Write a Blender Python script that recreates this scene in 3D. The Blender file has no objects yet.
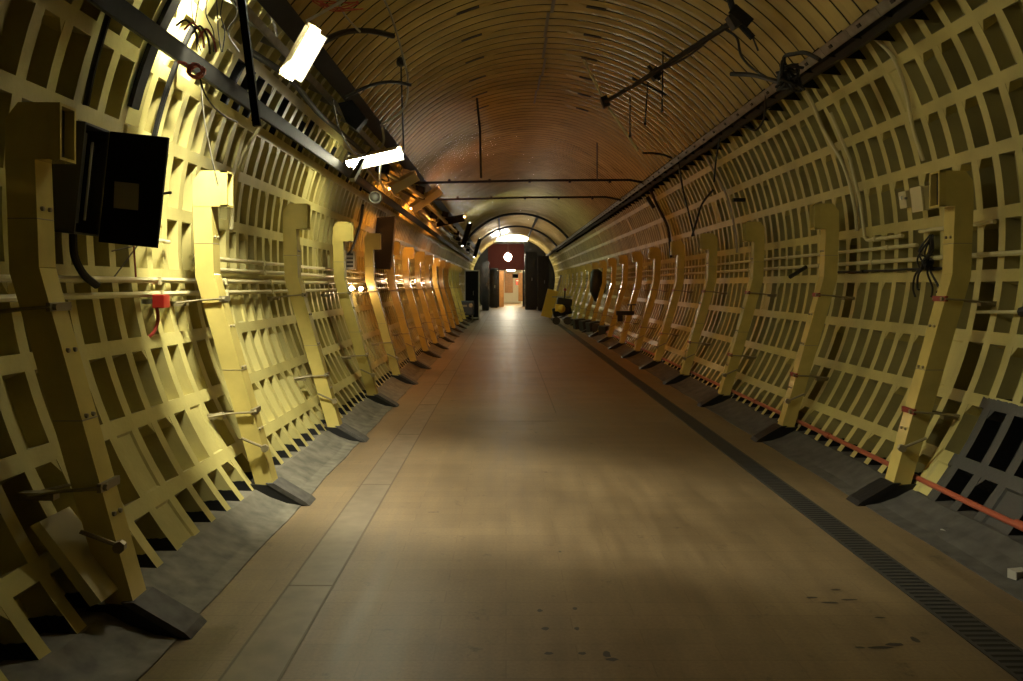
import bpy, math, random
from mathutils import Vector, Matrix
random.seed(7)
C = bpy.context.scene.collection
F = 800.0; VX, VY = 506.0, 285.0; EYE = 1.6
AX, AZ, R = 0.56, 1.99, 3.03            # tunnel axis and inner radius
PI = math.pi
def rad(a): return a*PI/180
def P(px, py, Y):                        # a point of the photograph at distance Y
    return Vector(((px-VX)*Y/F, Y, EYE+(VY-py)*Y/F))
def RP(ang, r, Y):                       # point in tunnel polar coordinates
    a = rad(ang); return Vector((AX+r*math.cos(a), Y, AZ+r*math.sin(a)))

# ---------------------------------------------------------------- materials
MATS = {}
def nodes(m):
    m.use_nodes = True
    nt = m.node_tree; return nt, nt.nodes, nt.links, nt.nodes['Principled BSDF']
def mat(name, col, rough=.5, metal=0., noise=0., nscale=8., bump=0., col2=None, spec=None, coat=0.):
    if name in MATS: return MATS[name]
    m = bpy.data.materials.new(name); nt, N, L, b = nodes(m)
    b.inputs['Base Color'].default_value = (*col, 1)
    b.inputs['Roughness'].default_value = rough; b.inputs['Metallic'].default_value = metal
    if spec is not None: b.inputs['Specular IOR Level'].default_value = spec
    if coat: b.inputs['Coat Weight'].default_value = coat; b.inputs['Coat Roughness'].default_value = .12
    if noise or bump:
        tc = N.new('ShaderNodeTexCoord'); n = N.new('ShaderNodeTexNoise')
        n.inputs['Scale'].default_value = nscale; n.inputs['Detail'].default_value = 6
        L.new(tc.outputs['Object'], n.inputs['Vector'])
        if noise:
            r = N.new('ShaderNodeValToRGB'); r.color_ramp.elements[0].position = .3; r.color_ramp.elements[1].position = .72
            c2 = col2 or tuple(c*(1-noise) for c in col)
            r.color_ramp.elements[0].color = (*c2, 1); r.color_ramp.elements[1].color = (*col, 1)
            L.new(n.outputs['Fac'], r.inputs['Fac']); L.new(r.outputs['Color'], b.inputs['Base Color'])
        if bump:
            bp = N.new('ShaderNodeBump'); bp.inputs['Strength'].default_value = bump; bp.inputs['Distance'].default_value = .01
            L.new(n.outputs['Fac'], bp.inputs['Height']); L.new(bp.outputs['Normal'], b.inputs['Normal'])
    MATS[name] = m; return m
def emit(name, col, s):
    m = bpy.data.materials.new(name); nt, N, L, b = nodes(m)
    b.inputs['Base Color'].default_value = (*col, 1)
    b.inputs['Emission Color'].default_value = (*col, 1); b.inputs['Emission Strength'].default_value = s
    MATS[name] = m; return m

def iron_paint(name, top, low, rough, base):
    """painted cast iron; a dark skirting coat is painted along the bottom (a real paint line)"""
    m = bpy.data.materials.new(name); nt, N, L, b = nodes(m)
    tc = N.new('ShaderNodeTexCoord'); sp = N.new('ShaderNodeSeparateXYZ'); L.new(tc.outputs['Object'], sp.inputs[0])
    n = N.new('ShaderNodeTexNoise'); n.inputs['Scale'].default_value = 2.2; n.inputs['Detail'].default_value = 8
    L.new(tc.outputs['Object'], n.inputs['Vector'])
    n2 = N.new('ShaderNodeTexNoise'); n2.inputs['Scale'].default_value = 30; n2.inputs['Detail'].default_value = 4
    L.new(tc.outputs['Object'], n2.inputs['Vector'])
    def math_(op, a, bb, c=None):
        q = N.new('ShaderNodeMath'); q.operation = op
        for i, v in enumerate((a, bb)):
            if v is None: continue
            if isinstance(v, (int, float)): q.inputs[i].default_value = v
            else: L.new(v, q.inputs[i])
        return q.outputs[0]
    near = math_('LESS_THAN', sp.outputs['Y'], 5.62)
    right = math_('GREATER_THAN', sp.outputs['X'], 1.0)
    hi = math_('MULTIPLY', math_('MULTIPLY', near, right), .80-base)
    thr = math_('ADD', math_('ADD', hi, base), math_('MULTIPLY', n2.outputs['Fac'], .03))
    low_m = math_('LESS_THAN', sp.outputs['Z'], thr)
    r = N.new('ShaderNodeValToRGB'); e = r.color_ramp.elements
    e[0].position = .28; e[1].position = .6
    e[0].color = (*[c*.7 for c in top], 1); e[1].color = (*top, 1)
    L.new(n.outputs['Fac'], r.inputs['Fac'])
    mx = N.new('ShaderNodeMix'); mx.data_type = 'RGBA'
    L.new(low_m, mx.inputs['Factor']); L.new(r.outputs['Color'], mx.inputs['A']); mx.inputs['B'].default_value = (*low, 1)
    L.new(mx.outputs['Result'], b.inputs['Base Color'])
    b.inputs['Roughness'].default_value = rough
    bp = N.new('ShaderNodeBump'); bp.inputs['Strength'].default_value = .35; bp.inputs['Distance'].default_value = .006
    L.new(n2.outputs['Fac'], bp.inputs['Height']); L.new(bp.outputs['Normal'], b.inputs['Normal'])
    MATS[name] = m; return m

CREAM = (.60, .52, .185)
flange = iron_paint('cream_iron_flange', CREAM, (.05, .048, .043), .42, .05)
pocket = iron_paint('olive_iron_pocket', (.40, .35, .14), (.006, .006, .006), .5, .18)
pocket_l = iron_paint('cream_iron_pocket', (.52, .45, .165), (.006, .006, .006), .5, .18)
black_infill = mat('black_infill', (.012, .012, .012), .5)
seam = mat('seam_black', (.02, .016, .01), .8)
ceil_m = mat('ceiling_sheet', (.62, .47, .18), .15, noise=.3, nscale=1.6, bump=.15)
crown_m = mat('crown_strip', (.17, .15, .11), .5)
slot_m = mat('slot_black', (.008, .007, .006), .6)
strut_m = mat('strut_yellow', (.74, .60, .18), .22, noise=.22, nscale=5, bump=.08, coat=.8)
clamp_red = mat('clamp_red', (.28, .04, .025), .5)
rod_m = mat('rod_dull', (.30, .25, .13), .4, metal=.2)
foot_blk = mat('foot_black', (.010, .010, .010), .45, bump=.3, nscale=30)
foot_top = mat('foot_concrete', (.11, .10, .085), .7, noise=.5, nscale=14, bump=.3)
pipe_cream = mat('conduit_cream', (.66, .59, .32), .35)
pipe_red = mat('pipe_red', (.42, .10, .05), .4)
steel_dk = mat('steel_dark', (.013, .012, .010), .6, spec=.25, noise=.5, nscale=12)
steel_gal = mat('steel_galvanised', (.34, .33, .28), .38, metal=.7, noise=.4, nscale=10)
cable_blk = mat('cable_black', (.012, .011, .010), .55)
cable_gry = mat('cable_grey', (.34, .31, .24), .5)
cable_red = mat('cable_red', (.38, .05, .03), .45)
cab_gry = mat('cabinet_grey', (.055, .052, .046), .5)
cab_blk = mat('cabinet_black', (.005, .005, .005), .7, spec=.15)
paper_m = mat('paper', (.30, .27, .20), .8)
white_in = mat('reflector_white', (.85, .83, .72), .4)
refl_out = mat('reflector_cream', (.72, .64, .40), .45)
wood_m = mat('wood_orange', (.55, .25, .07), .4, noise=.3, nscale=6)
glass_m = mat('lamp_glass', (.22, .22, .19), .15)
blk_gloss = mat('black_gloss', (.005, .005, .005), .25, spec=.3)
maroon = mat('maroon_board', (.028, .006, .004), .85, spec=.1)
blue_m = mat('case_blue', (.02, .035, .07), .4)
yellow_m = mat('machine_yellow', (.65, .42, .04), .4)
gry_box = mat('socket_grey', (.42, .40, .34), .45)
red_box = mat('switch_red', (.55, .03, .02), .4)

def floor_mat():
    m = bpy.data.materials.new('floor_lino'); nt, N, L, b = nodes(m)
    tc = N.new('ShaderNodeTexCoord'); mp = N.new('ShaderNodeMapping'); L.new(tc.outputs['Object'], mp.inputs[0])
    n1 = N.new('ShaderNodeTexNoise'); n1.inputs['Scale'].default_value = .9; n1.inputs['Detail'].default_value = 8; n1.inputs['Roughness'].default_value = .6
    L.new(tc.outputs['Object'], n1.inputs['Vector'])
    mp.inputs['Scale'].default_value = (7, .7, 1)
    n2 = N.new('ShaderNodeTexNoise'); n2.inputs['Scale'].default_value = 1.5; n2.inputs['Detail'].default_value = 6
    L.new(mp.outputs[0], n2.inputs['Vector'])
    r = N.new('ShaderNodeValToRGB'); e = r.color_ramp.elements
    e[0].position = .3; e[0].color = (.13, .088, .046, 1); e[1].position = .7; e[1].color = (.29, .205, .11, 1)
    ad = N.new('ShaderNodeMath'); ad.operation = 'MULTIPLY_ADD'; ad.inputs[1].default_value = .45
    L.new(n2.outputs['Fac'], ad.inputs[0])
    h = N.new('ShaderNodeMath'); h.operation = 'MULTIPLY'; h.inputs[1].default_value = .55
    L.new(n1.outputs['Fac'], h.inputs[0]); L.new(h.outputs[0], ad.inputs[2]); L.new(ad.outputs[0], r.inputs['Fac'])
    n3 = N.new('ShaderNodeTexNoise'); n3.inputs['Scale'].default_value = 5; n3.inputs['Detail'].default_value = 10; n3.inputs['Roughness'].default_value = .75
    L.new(tc.outputs['Object'], n3.inputs['Vector'])
    r3 = N.new('ShaderNodeValToRGB'); r3.color_ramp.elements[0].position = .30; r3.color_ramp.elements[1].position = .40
    r3.color_ramp.elements[0].color = (.35, .35, .35, 1)
    L.new(n3.outputs['Fac'], r3.inputs['Fac'])
    mx = N.new('ShaderNodeMix'); mx.data_type = 'RGBA'; mx.blend_type = 'MULTIPLY'; mx.inputs['Factor'].default_value = 1
    L.new(r.outputs['Color'], mx.inputs['A']); L.new(r3.outputs['Color'], mx.inputs['B'])
    bk = N.new('ShaderNodeTexBrick'); bk.inputs['Scale'].default_value = 1; bk.inputs['Brick Width'].default_value = .62; bk.inputs['Row Height'].default_value = .155
    bk.inputs['Mortar Size'].default_value = .003; bk.inputs['Color1'].default_value = (.86, .86, .86, 1); bk.inputs['Color2'].default_value = (1, 1, 1, 1); bk.inputs['Mortar'].default_value = (.72, .70, .68, 1)
    L.new(tc.outputs['Object'], bk.inputs['Vector'])
    n5 = N.new('ShaderNodeTexNoise'); n5.inputs['Scale'].default_value = 60; n5.inputs['Detail'].default_value = 5; L.new(tc.outputs['Object'], n5.inputs['Vector'])
    r5 = N.new('ShaderNodeMapRange'); r5.inputs['To Min'].default_value = .7; r5.inputs['To Max'].default_value = 1.25; L.new(n5.outputs['Fac'], r5.inputs['Value'])
    mx2 = N.new('ShaderNodeMix'); mx2.data_type = 'RGBA'; mx2.blend_type = 'MULTIPLY'; mx2.inputs['Factor'].default_value = .8
    L.new(mx.outputs['Result'], mx2.inputs['A']); L.new(bk.outputs['Color'], mx2.inputs['B'])
    mx3 = N.new('ShaderNodeMix'); mx3.data_type = 'RGBA'; mx3.blend_type = 'MULTIPLY'; mx3.inputs['Factor'].default_value = 1
    L.new(mx2.outputs['Result'], mx3.inputs['A']); L.new(r5.outputs[0], mx3.inputs['B'])
    L.new(mx3.outputs['Result'], b.inputs['Base Color'])
    rr = N.new('ShaderNodeMapRange'); rr.inputs['To Min'].default_value = .34; rr.inputs['To Max'].default_value = .56
    L.new(n2.outputs['Fac'], rr.inputs['Value']); L.new(rr.outputs[0], b.inputs['Roughness'])
    bp = N.new('ShaderNodeBump'); bp.inputs['Strength'].default_value = .15; bp.inputs['Distance'].default_value = .02
    L.new(n2.outputs['Fac'], bp.inputs['Height']); L.new(bp.outputs['Normal'], b.inputs['Normal'])
    return m
floor_m = floor_mat()
joint_m = mat('floor_joint', (.13, .10, .07), .6)
plate_m = mat('floor_plate', (.21, .165, .11), .4, noise=.35, nscale=7)
grate_m = mat('grating_dark', (.045, .042, .038), .6)
grate_lo = mat('grating_channel', (.01, .01, .01), .8)
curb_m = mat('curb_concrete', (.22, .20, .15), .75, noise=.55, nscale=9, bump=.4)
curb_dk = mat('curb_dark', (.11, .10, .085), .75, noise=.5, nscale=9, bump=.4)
stain_m = mat('stain_tar', (.05, .04, .035), .5)

# ---------------------------------------------------------------- mesh builder
class MB:
    def __init__(s): s.v = []; s.f = []; s.m = []; s.mats = []
    def mi(s, m):
        if m not in s.mats: s.mats.append(m)
        return s.mats.index(m)
    def add(s, vs, fs, m):
        o = len(s.v); s.v += [Vector(v) for v in vs]; k = s.mi(m)
        for f in fs: s.f.append([i+o for i in f]); s.m.append(k)
    def box(s, c, size, m, rot=None):
        c = Vector(c); hx, hy, hz = [q/2 for q in size]
        vs = [Vector((x, y, z)) for x in (-hx, hx) for y in (-hy, hy) for z in (-hz, hz)]
        if rot: vs = [rot @ v for v in vs]
        s.add([v+c for v in vs], [(0, 1, 3, 2), (4, 6, 7, 5), (0, 4, 5, 1), (2, 3, 7, 6), (0, 2, 6, 4), (1, 5, 7, 3)], m)
    def span(s, a, b, m):
        a = Vector(a); b = Vector(b); s.box((a+b)/2, [abs(x) for x in (b-a)], m)
    def bar(s, p0, p1, w, h, m, up=(0, 0, 1)):
        p0 = Vector(p0); p1 = Vector(p1); d = (p1-p0); L = d.length; d.normalize()
        up = Vector(up); x = d.cross(up)
        if x.length < 1e-4: x = d.cross(Vector((1, 0, 0)))
        x.normalize(); z = x.cross(d)
        rot = Matrix((x, d, z)).transposed()
        s.box((p0+p1)/2, (w, L, h), m, rot)
    def tube(s, pts, r, m, n=8, caps=True):
        pts = [Vector(p) for p in pts]; o = len(s.v); k = s.mi(m); prev = None
        for i, p in enumerate(pts):
            d = (pts[min(i+1, len(pts)-1)]-pts[max(i-1, 0)]).normalized()
            if prev is None:
                a = d.cross(Vector((0, 0, 1)))
                if a.length < .05: a = d.cross(Vector((1, 0, 0)))
            else: a = prev-d*prev.dot(d)
            a.normalize(); prev = a; b = d.cross(a)
            rr = r[i] if isinstance(r, (list, tuple)) else r
            for j in range(n):
                t = 2*PI*j/n; s.v.append(p+a*math.cos(t)*rr+b*math.sin(t)*rr)
        for i in range(len(pts)-1):
            for j in range(n):
                q = (j+1) % n
                s.f.append([o+i*n+j, o+i*n+q, o+(i+1)*n+q, o+(i+1)*n+j]); s.m.append(k)
        if caps:
            s.f.append([o+j for j in range(n)][::-1]); s.m.append(k)
            e = o+(len(pts)-1)*n; s.f.append([e+j for j in range(n)]); s.m.append(k)
    def prism(s, poly, y0, y1, m, side=None):
        """poly = [(x,z)...] extruded along Y"""
        n = len(poly); vs = [(x, y0, z) for x, z in poly]+[(x, y1, z) for x, z in poly]
        s.add(vs, [list(range(n))[::-1], list(range(n, 2*n))], side or m)
        s.add(vs, [(i, (i+1) % n, (i+1) % n+n, i+n) for i in range(n)], m)
    def build(s, name, parent=None, smooth=False, world=True, bevel=0):
        me = bpy.data.meshes.new(name)
        off = Vector((0, 0, 0))
        if parent is not None and world:
            q = parent
            while q is not None: off += q.location; q = q.parent
        me.from_pydata([tuple(v-off) for v in s.v], [], s.f)
        for m in s.mats: me.materials.append(m)
        me.polygons.foreach_set('material_index', s.m)
        if smooth: me.polygons.foreach_set('use_smooth', [True]*len(s.f))
        me.update()
        import bmesh
        bm = bmesh.new(); bm.from_mesh(me); bmesh.ops.recalc_face_normals(bm, faces=bm.faces); bm.to_mesh(me); bm.free()
        o = bpy.data.objects.new(name, me); C.objects.link(o)
        if parent is not None: o.parent = parent
        if bevel:
            b = o.modifiers.new('b', 'BEVEL'); b.width = bevel; b.segments = 2; b.limit_method = 'ANGLE'
        return o
def thing(name, label, cat, loc, group=None):
    o = bpy.data.objects.new(name, None); C.objects.link(o); o.location = loc; o.empty_display_size = .1
    return tag(o, label, cat, group)
def tag(o, label, cat, group=None):
    if len(label.replace('-', ' ').split()) > 16: print('LONG', label)
    o['label'] = label; o['category'] = cat
    if group: o['group'] = group
    return o
def struct(mb, name, **k):
    o = mb.build(name, **k); o['kind'] = 'structure'; return o
def copy_tree(o, loc, label=None):
    r = o.copy(); C.objects.link(r); r.location = loc
    if label: r['label'] = label
    for ch in [c for c in bpy.data.objects if c.parent == o]:
        c = ch.copy(); C.objects.link(c); c.parent = r
        for g in [c2 for c2 in bpy.data.objects if c2.parent == ch]:
            d = g.copy(); C.objects.link(d); d.parent = c
    return r
def smooth_path(pts, n=6):
    pts = [Vector(p) for p in pts]; out = []
    for i in range(len(pts)-1):
        p0 = pts[max(i-1, 0)]; p1 = pts[i]; p2 = pts[i+1]; p3 = pts[min(i+2, len(pts)-1)]
        for k in range(n):
            t = k/n
            out.append(.5*((2*p1)+(p2-p0)*t+(2*p0-5*p1+4*p2-p3)*t*t+(3*p1-p0-3*p2+p3)*t**3))
    out.append(pts[-1]); return out

# ---------------------------------------------------------------- tunnel shell
PITCH = .2611; Y0 = -1.0; NCELL = 231; YEND = Y0+NCELL*PITCH     # ~59.3
TH = [2.6+8.67*n for n in range(-5, 5)]                            # -40.7 .. 37.3
def wall(side):
    mb = MB(); D = .105
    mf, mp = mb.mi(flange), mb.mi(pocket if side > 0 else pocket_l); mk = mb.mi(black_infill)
    def pt(th, r, y):
        a = rad(th); return Vector((AX+side*r*math.cos(a), y, AZ+r*math.sin(a)))
    def quad(a, b, c, d, k):
        o = len(mb.v); mb.v.extend((a, b, c, d)); mb.f.append([o, o+1, o+2, o+3]); mb.m.append(k)
    g = .040; gt = .85; rnd = random.Random(3 if side > 0 else 9)
    # longitudinal bands
    for i, t in enumerate(TH):
        lo = t-gt if i else t; hi = t+gt if i < len(TH)-1 else t
        quad(pt(lo, R, Y0), pt(hi, R, Y0), pt(hi, R, YEND), pt(lo, R, YEND), mf)
    for i in range(len(TH)-1):
        a, b = TH[i]+gt, TH[i+1]-gt; ts = [a, a+(b-a)/3, a+2*(b-a)/3, b]
        for k in range(NCELL):
            y = Y0+k*PITCH
            for j in range(3):
                quad(pt(ts[j], R, y-g), pt(ts[j+1], R, y-g), pt(ts[j+1], R, y+g), pt(ts[j], R, y+g), mf)
            ya, yb = y+g, y+PITCH-g; ia, ib = ya+.012, yb-.012
            fill = rnd.random() < .03
            d = .012 if fill else D*(rnd.uniform(.92, 1.05))
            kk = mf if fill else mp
            dark = (side < 0 and i == 7 and 6.0 < y < 12.5 and rnd.random() < .35) or (side > 0 and i >= 5 and abs((y-3.53-.15) % 2.345-0) < .05 and False)
            if dark: kk = mk
            # strut ring: a deeper shadow slot behind every strut
            u = (y+PITCH/2-3.53) % 2.345
            if min(u, 2.345-u) < .14 and i > 0: d = .20
            its = [a+.25, ts[1], ts[2], b-.25]
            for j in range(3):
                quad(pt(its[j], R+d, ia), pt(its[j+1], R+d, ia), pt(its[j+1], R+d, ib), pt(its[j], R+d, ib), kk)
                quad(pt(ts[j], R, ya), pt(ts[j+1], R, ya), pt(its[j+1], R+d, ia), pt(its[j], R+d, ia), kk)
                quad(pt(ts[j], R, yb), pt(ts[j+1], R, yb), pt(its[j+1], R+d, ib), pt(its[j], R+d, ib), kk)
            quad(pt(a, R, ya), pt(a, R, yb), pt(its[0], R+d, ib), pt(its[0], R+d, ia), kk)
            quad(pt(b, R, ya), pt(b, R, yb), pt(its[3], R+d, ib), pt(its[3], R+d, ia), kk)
            if y < 22 and not fill and rnd.random() < .8:      # grout plug in the pocket
                ym = y+PITCH/2+rnd.uniform(-.01, .01); tm = (a+b)/2+rnd.uniform(-.4, .4); o = len(mb.v); rr = .027
                for rq, dd in ((rr, 0), (rr*.8, .022)):
                    for q in range(7):
                        an = 2*PI*q/7
                        mb.v.append(pt(tm+math.degrees(rq*math.sin(an)/R), R+d-dd, ym+rq*math.cos(an)))
                for q in range(7):
                    mb.f.append([o+q, o+(q+1) % 7, o+7+(q+1) % 7, o+7+q]); mb.m.append(kk)
                mb.f.append([o+7+q for q in range(7)]); mb.m.append(kk)
            # triangular corner fillet at the bottom corner of many pockets
            if y < 30 and not fill and rnd.random() < .35:
                o = len(mb.v); w = .03; tt = 1.3
                mb.v.extend((pt(b, R+.002, yb), pt(b, R+.002, yb-w*1.6), pt(b-tt, R+.002, yb), pt(b, R+d, yb), pt(b, R+d, yb-w*1.6), pt(b-tt, R+d, yb)))
                for f in ((0, 1, 2), (1, 4, 5, 2)): mb.f.append([o+q for q in f]); mb.m.append(mf)
    # bolted ring joint lines, every second flange
    ob = struct(mb, 'wall_right' if side > 0 else 'wall_left')
wall(1); wall(-1)

def ceiling():
    mb = MB(); A0, A1, NA = 37.28, 142.72, 44
    prof = [(0, .03), (.009, .03), (.012, .002), (.030, -.004), (.13, -.012), (.225, -.004), (.249, .002), (.252, .03)]
    cm, sm = mb.mi(ceil_m), mb.mi(seam); ang = [A0+(A1-A0)*j/NA for j in range(NA+1)]
    rows = []
    for k in range(NCELL):
        y = Y0+k*PITCH+.05
        for dy, dr in prof:
            rows.append((y+dy, R+dr, dr))
    o = len(mb.v)
    for y, r, _ in rows:
        for a in ang: mb.v.append(RP(a, r, y))
    n = NA+1
    for i in range(len(rows)-1):
        q = i % len(prof); k = sm if q in (0, 1, 6, 7) else cm
        for j in range(NA):
            mb.f.append([o+i*n+j, o+i*n+j+1, o+(i+1)*n+j+1, o+(i+1)*n+j]); mb.m.append(k)
    # sealed crown strip, narrowing away
    for y in range(0, 15):
        w = .062*(1-(y/30))
        mb.box((AX+.03*math.sin(y*1.7), y+.5, AZ+R-.016), (w, 1.0, .006), crown_m)
    # dark fixing slots left and right of the crown
    for k, (ang_, yy) in enumerate([(109, 9.4+.52*2*i) for i in range(6)]+[(80-1.3*i, 9.7+1.05*i) for i in range(6)]):
        c = RP(ang_, R-.014, yy); rot = Matrix.Rotation(-rad(ang_-90), 3, 'Y')
        L = .34 if k < 6 else .26
        mb.box(c, (L, .07, .012), slot_m, rot)
        c2 = RP(ang_+(-4.2 if k < 6 else 4.2), R-.014, yy); mb.box(c2, (.22, .10, .006), ceil_m, rot)
    struct(mb, 'ceiling')
ceiling()

# floor ------------------------------------------------------------------
mb = MB(); mb.span((-2.2, -1, -.12), (3.3, 72, 0), floor_m)
struct(mb, 'floor')
mb = MB()                                                           # joints cut across and along the floor
for x, w in ((-.92, .012), (-1.16, .010), (-1.55, .006)): mb.span((x-w/2, 0, 0), (x+w/2, 58, .0022), joint_m)
for k in range(26): mb.span((-1.155, 2.1+k*2.15, 0), (-.925, 2.112+k*2.15, .0024), joint_m)
for k in range(9): mb.span((-.9, 9.4+k*5.3, 0), (2.0, 9.405+k*5.3, .0012), plate_m)
mb.span((.62, 10, 0), (.628, 58, .002), joint_m)
mb.span((-1.154, 0, 0), (-.926, 58, .0015), plate_m)
struct(mb, 'trim_1')
mb = MB()                                                           # dark slotted drain grating
GX = 2.07; mb.span((GX, 0, .001), (GX+.19, 58, .003), grate_lo)
for s_ in (0, .172): mb.span((GX+s_, 0, 0), (GX+s_+.018, 58, .006), grate_m)
for k in range(560):
    y = 1+k*.05 if k < 400 else 21+(k-400)*.24
    w = .028 if k < 400 else .16
    mb.span((GX+.018, y, 0), (GX+.172, y+w, .005), grate_m)
struct(mb, 'trim_2')
# kerb fillets
def kerb(side, name, m):
    mb = MB(); rn = random.Random(5); sec = []
    for k in range(150):
        y = -1+k*.4; j = rn.uniform(-.012, .012)
        o = [(2.05+j, -.02), (2.05+j, .006), (2.15+j, .02), (2.27, .07+j*.6), (2.37, .125+j*.9), (2.62, .135), (2.62, -.02)]
        sec.append([(AX+side*x, y, z) for x, z in o])
    vs = [p for s_ in sec for p in s_]; fs = []; n = 7
    for i in range(149):
        for j in range(n): q = (j+1) % n; fs.append((i*n+j, i*n+q, (i+1)*n+q, (i+1)*n+j))
    mb.add(vs, fs, m); o = struct(mb, name, smooth=False)
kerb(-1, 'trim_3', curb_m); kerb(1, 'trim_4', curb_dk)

# ---------------------------------------------------------------- struts
def strut_proto(side, label, group):
    t = thing('steel_strut', label, 'strut', (0, 0, 0), group)
    s = side; W = .068
    mb = MB(); T = .135
    inner = [(2.25, .15), (2.68, 1.68), (2.70, 2.18)]; outer = [(2.70+T, 2.18), (2.68+T, 1.66), (2.25+T-.015, .12)]
    poly = [(s*x, z) for x, z in inner+outer]
    # split into convex quads
    for a in (0, 1):
        q = [inner[a], inner[a+1], outer[1-a], outer[2-a]]
        mb.prism([(s*x, z) for x, z in q], -W, W, strut_m)
    for z in (.55, 1.0, 1.3, 1.95):
        t_ = z/1.68; xi = 2.25+(2.68-2.25)*(z-.15)/1.53 if z < 1.68 else 2.69
        for yy in (-.03, .03): mb.tube([(s*(xi-.012), yy, z), (s*(xi+.01), yy, z)], .012, rod_m, 6)
    for z in (.98, 1.9):
        xi = 2.25+.43*(z-.15)/1.53 if z < 1.68 else 2.69
        mb.span((s*(xi-.003), -W-.002, z), (s*(xi+T), W+.002, z+.006), rod_m)
    mb.build('post', t, world=False, bevel=.006)
    # head: a box with an open inward end and a chamfered outer top corner
    h = MB(); x0 = 2.585; zb, zt = 2.17, 2.43
    poly = [(x0+.05, zb), (x0+.05, zt), (2.775, zt), (2.833, zt-.075), (2.833, zb)]
    h.prism([(s*x, z) for x, z in poly], -W-.002, W+.002, strut_m)
    e = .014
    for a, b in (((x0, -W, zb), (x0+.05, W, zb+e)), ((x0, -W, zt-e), (x0+.05, W, zt)),
                 ((x0, -W, zb), (x0+.05, -W+e, zt)), ((x0, W-e, zb), (x0+.05, W, zt))):
        h.span((s*a[0], a[1], a[2]), (s*b[0], b[1], b[2]), strut_m)
    h.span((s*(x0+.046), -W+e, zb+e), (s*(x0+.052), W-e, zt-e), foot_blk)
    h.build('head', t, world=False)
    f = MB(); tip = 2.0
    f.prism([(s*x, z) for x, z in ((tip, 0), (tip+.03, .012), (2.26, .145), (2.45, .16), (2.5, 0))], -.085, .10, foot_blk)
    f.prism([(s*x, z) for x, z in ((tip-.02, .001), (tip+.01, .03), (2.24, .165), (2.30, .165), (2.27, .145), (tip+.04, .012))], -.09, .105, foot_top if side < 0 else foot_blk)
    f.build('foot', t, world=False)
    for z, xi in ((1.5, 2.63), (.68, 2.40)):
        c = MB()
        c.span((s*(xi-.012), -.088, z-.02), (s*(xi+.008), .088, z+.02), clamp_red if side > 0 else rod_m)
        for yy in (-.085, .085): c.tube([(s*(xi-.012), yy, z), (s*(xi+T+.02), yy, z-.01), (s*(2.93 if z > 1 else 2.70), yy*.6-.07, z-.03)], .0085, rod_m, 6)
        c.box((s*(2.95 if z > 1 else 2.68), -.07, z-.035), (.16, .05, .035), rod_m)
        c.tube([(s*(xi-.03), -.06, z), (s*(xi-.005), -.06, z)], .016, rod_m, 6)
        c.build('clamp', t, world=False)
    b = MB(); b.tube([(s*2.305, -.075, .42), (s*2.30, -.11, .42)], .028, rod_m, 7); b.tube([(s*2.30, -.09, .42), (s*2.46, -.13, .50)], .01, rod_m, 6)
    b.build('bolt', t, world=False)
    return t
LB = ['nearest yellow strut on the left wall, in shadow beside the open black cabinet',
 'bright yellow strut on the left wall, second from the camera, beside the red switch box',
 'dark olive strut in shade on the left wall, third from the camera',
 'bright yellow strut, fourth from camera on left wall, grey socket box beside it',
 'yellow strut, fifth from camera on left wall, just before the tall black panel',
 'orange-lit strut on left wall, sixth from camera, just past the tall black panel',
 'orange-lit strut on the left wall, seventh from the camera']
RB = [None, 'nearest yellow strut on right wall, with red clamps on its face',
 'yellow strut on right wall, second from camera, left of the tangled cable bunch',
 'yellow strut on right wall, third from the camera, dark slot behind it',
 'golden strut on the right wall, fourth from the camera',
 'brownish strut on the right wall, fifth from the camera',
 'brownish strut on the right wall, sixth from the camera',
 'orange-brown strut on the right wall, seventh from the camera']
pl = strut_proto(-1, LB[0], 'struts along the left wall'); pr = strut_proto(1, RB[1], 'struts along the right wall')
SY = [3.70]+[3.53+2.345*k for k in range(1, 21)]
pl.location = (AX, SY[0], 0); pr.location = (AX, SY[1], 0)
for k in range(1, 15):
    copy_tree(pl, (AX, SY[k], 0), LB[k] if k < len(LB) else 'slim strut in the distant row on the left wall, beyond the first seven')
for k in range(2, 20):
    copy_tree(pr, (AX, SY[k], 0), RB[k] if k < len(RB) else 'slim strut in the distant row on the right wall, beyond the first seven')

# ---------------------------------------------------------------- pipes and conduits on the walls
def wx(side, z, off): return AX+side*(math.sqrt(R*R-(z-AZ)**2)-off)
def run(name, side, z, y0, y1, r, m, label, off=.045, n=8, ends=None, clips=True, cat='pipe', group=None):
    mb = MB(); pts = [(wx(side, z, off), y0+(y1-y0)*i/12, z+.004*math.sin(i*2.1)) for i in range(13)]
    if ends: pts = ends(pts)
    mb.tube(pts, r, m, n)
    if clips:
        y = y0+.5
        while y < min(y1, 30):
            x = wx(side, z, off); mb.box((x+side*.01, y, z), (off*1.7, .025, r*2.8), m); y += 1.305
    return tag(mb.build(name), label, cat, group)
run('conduit', 1, EYE+.22, 2, 50, .019, pipe_cream, 'long cream conduit on the right wall passing behind the nearest strut at mid height')
run('conduit', 1, EYE+.345, 6.9, 50, .017, pipe_cream, 'cream conduit just above the long one on the right wall, ending near the cable bunch')
run('conduit', 1, EYE+.46, 5.8, 6.85, .017, pipe_cream, 'short cream conduit on the right wall between the nearest strut and the junction box')
run('conduit', 1, EYE+.44, 7.15, 7.85, .017, pipe_cream, 'bent cream conduit on the right wall turning upward left of the junction box',
    ends=lambda p: p+[(wx(1, EYE+.47, .045), 7.9, EYE+.47), (wx(1, EYE+.8, .045), 7.93, EYE+.8), (wx(1, EYE+1.25, .045), 7.95, EYE+1.25), (wx(1, EYE+1.72, .045), 7.98, EYE+1.72)])
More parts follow.
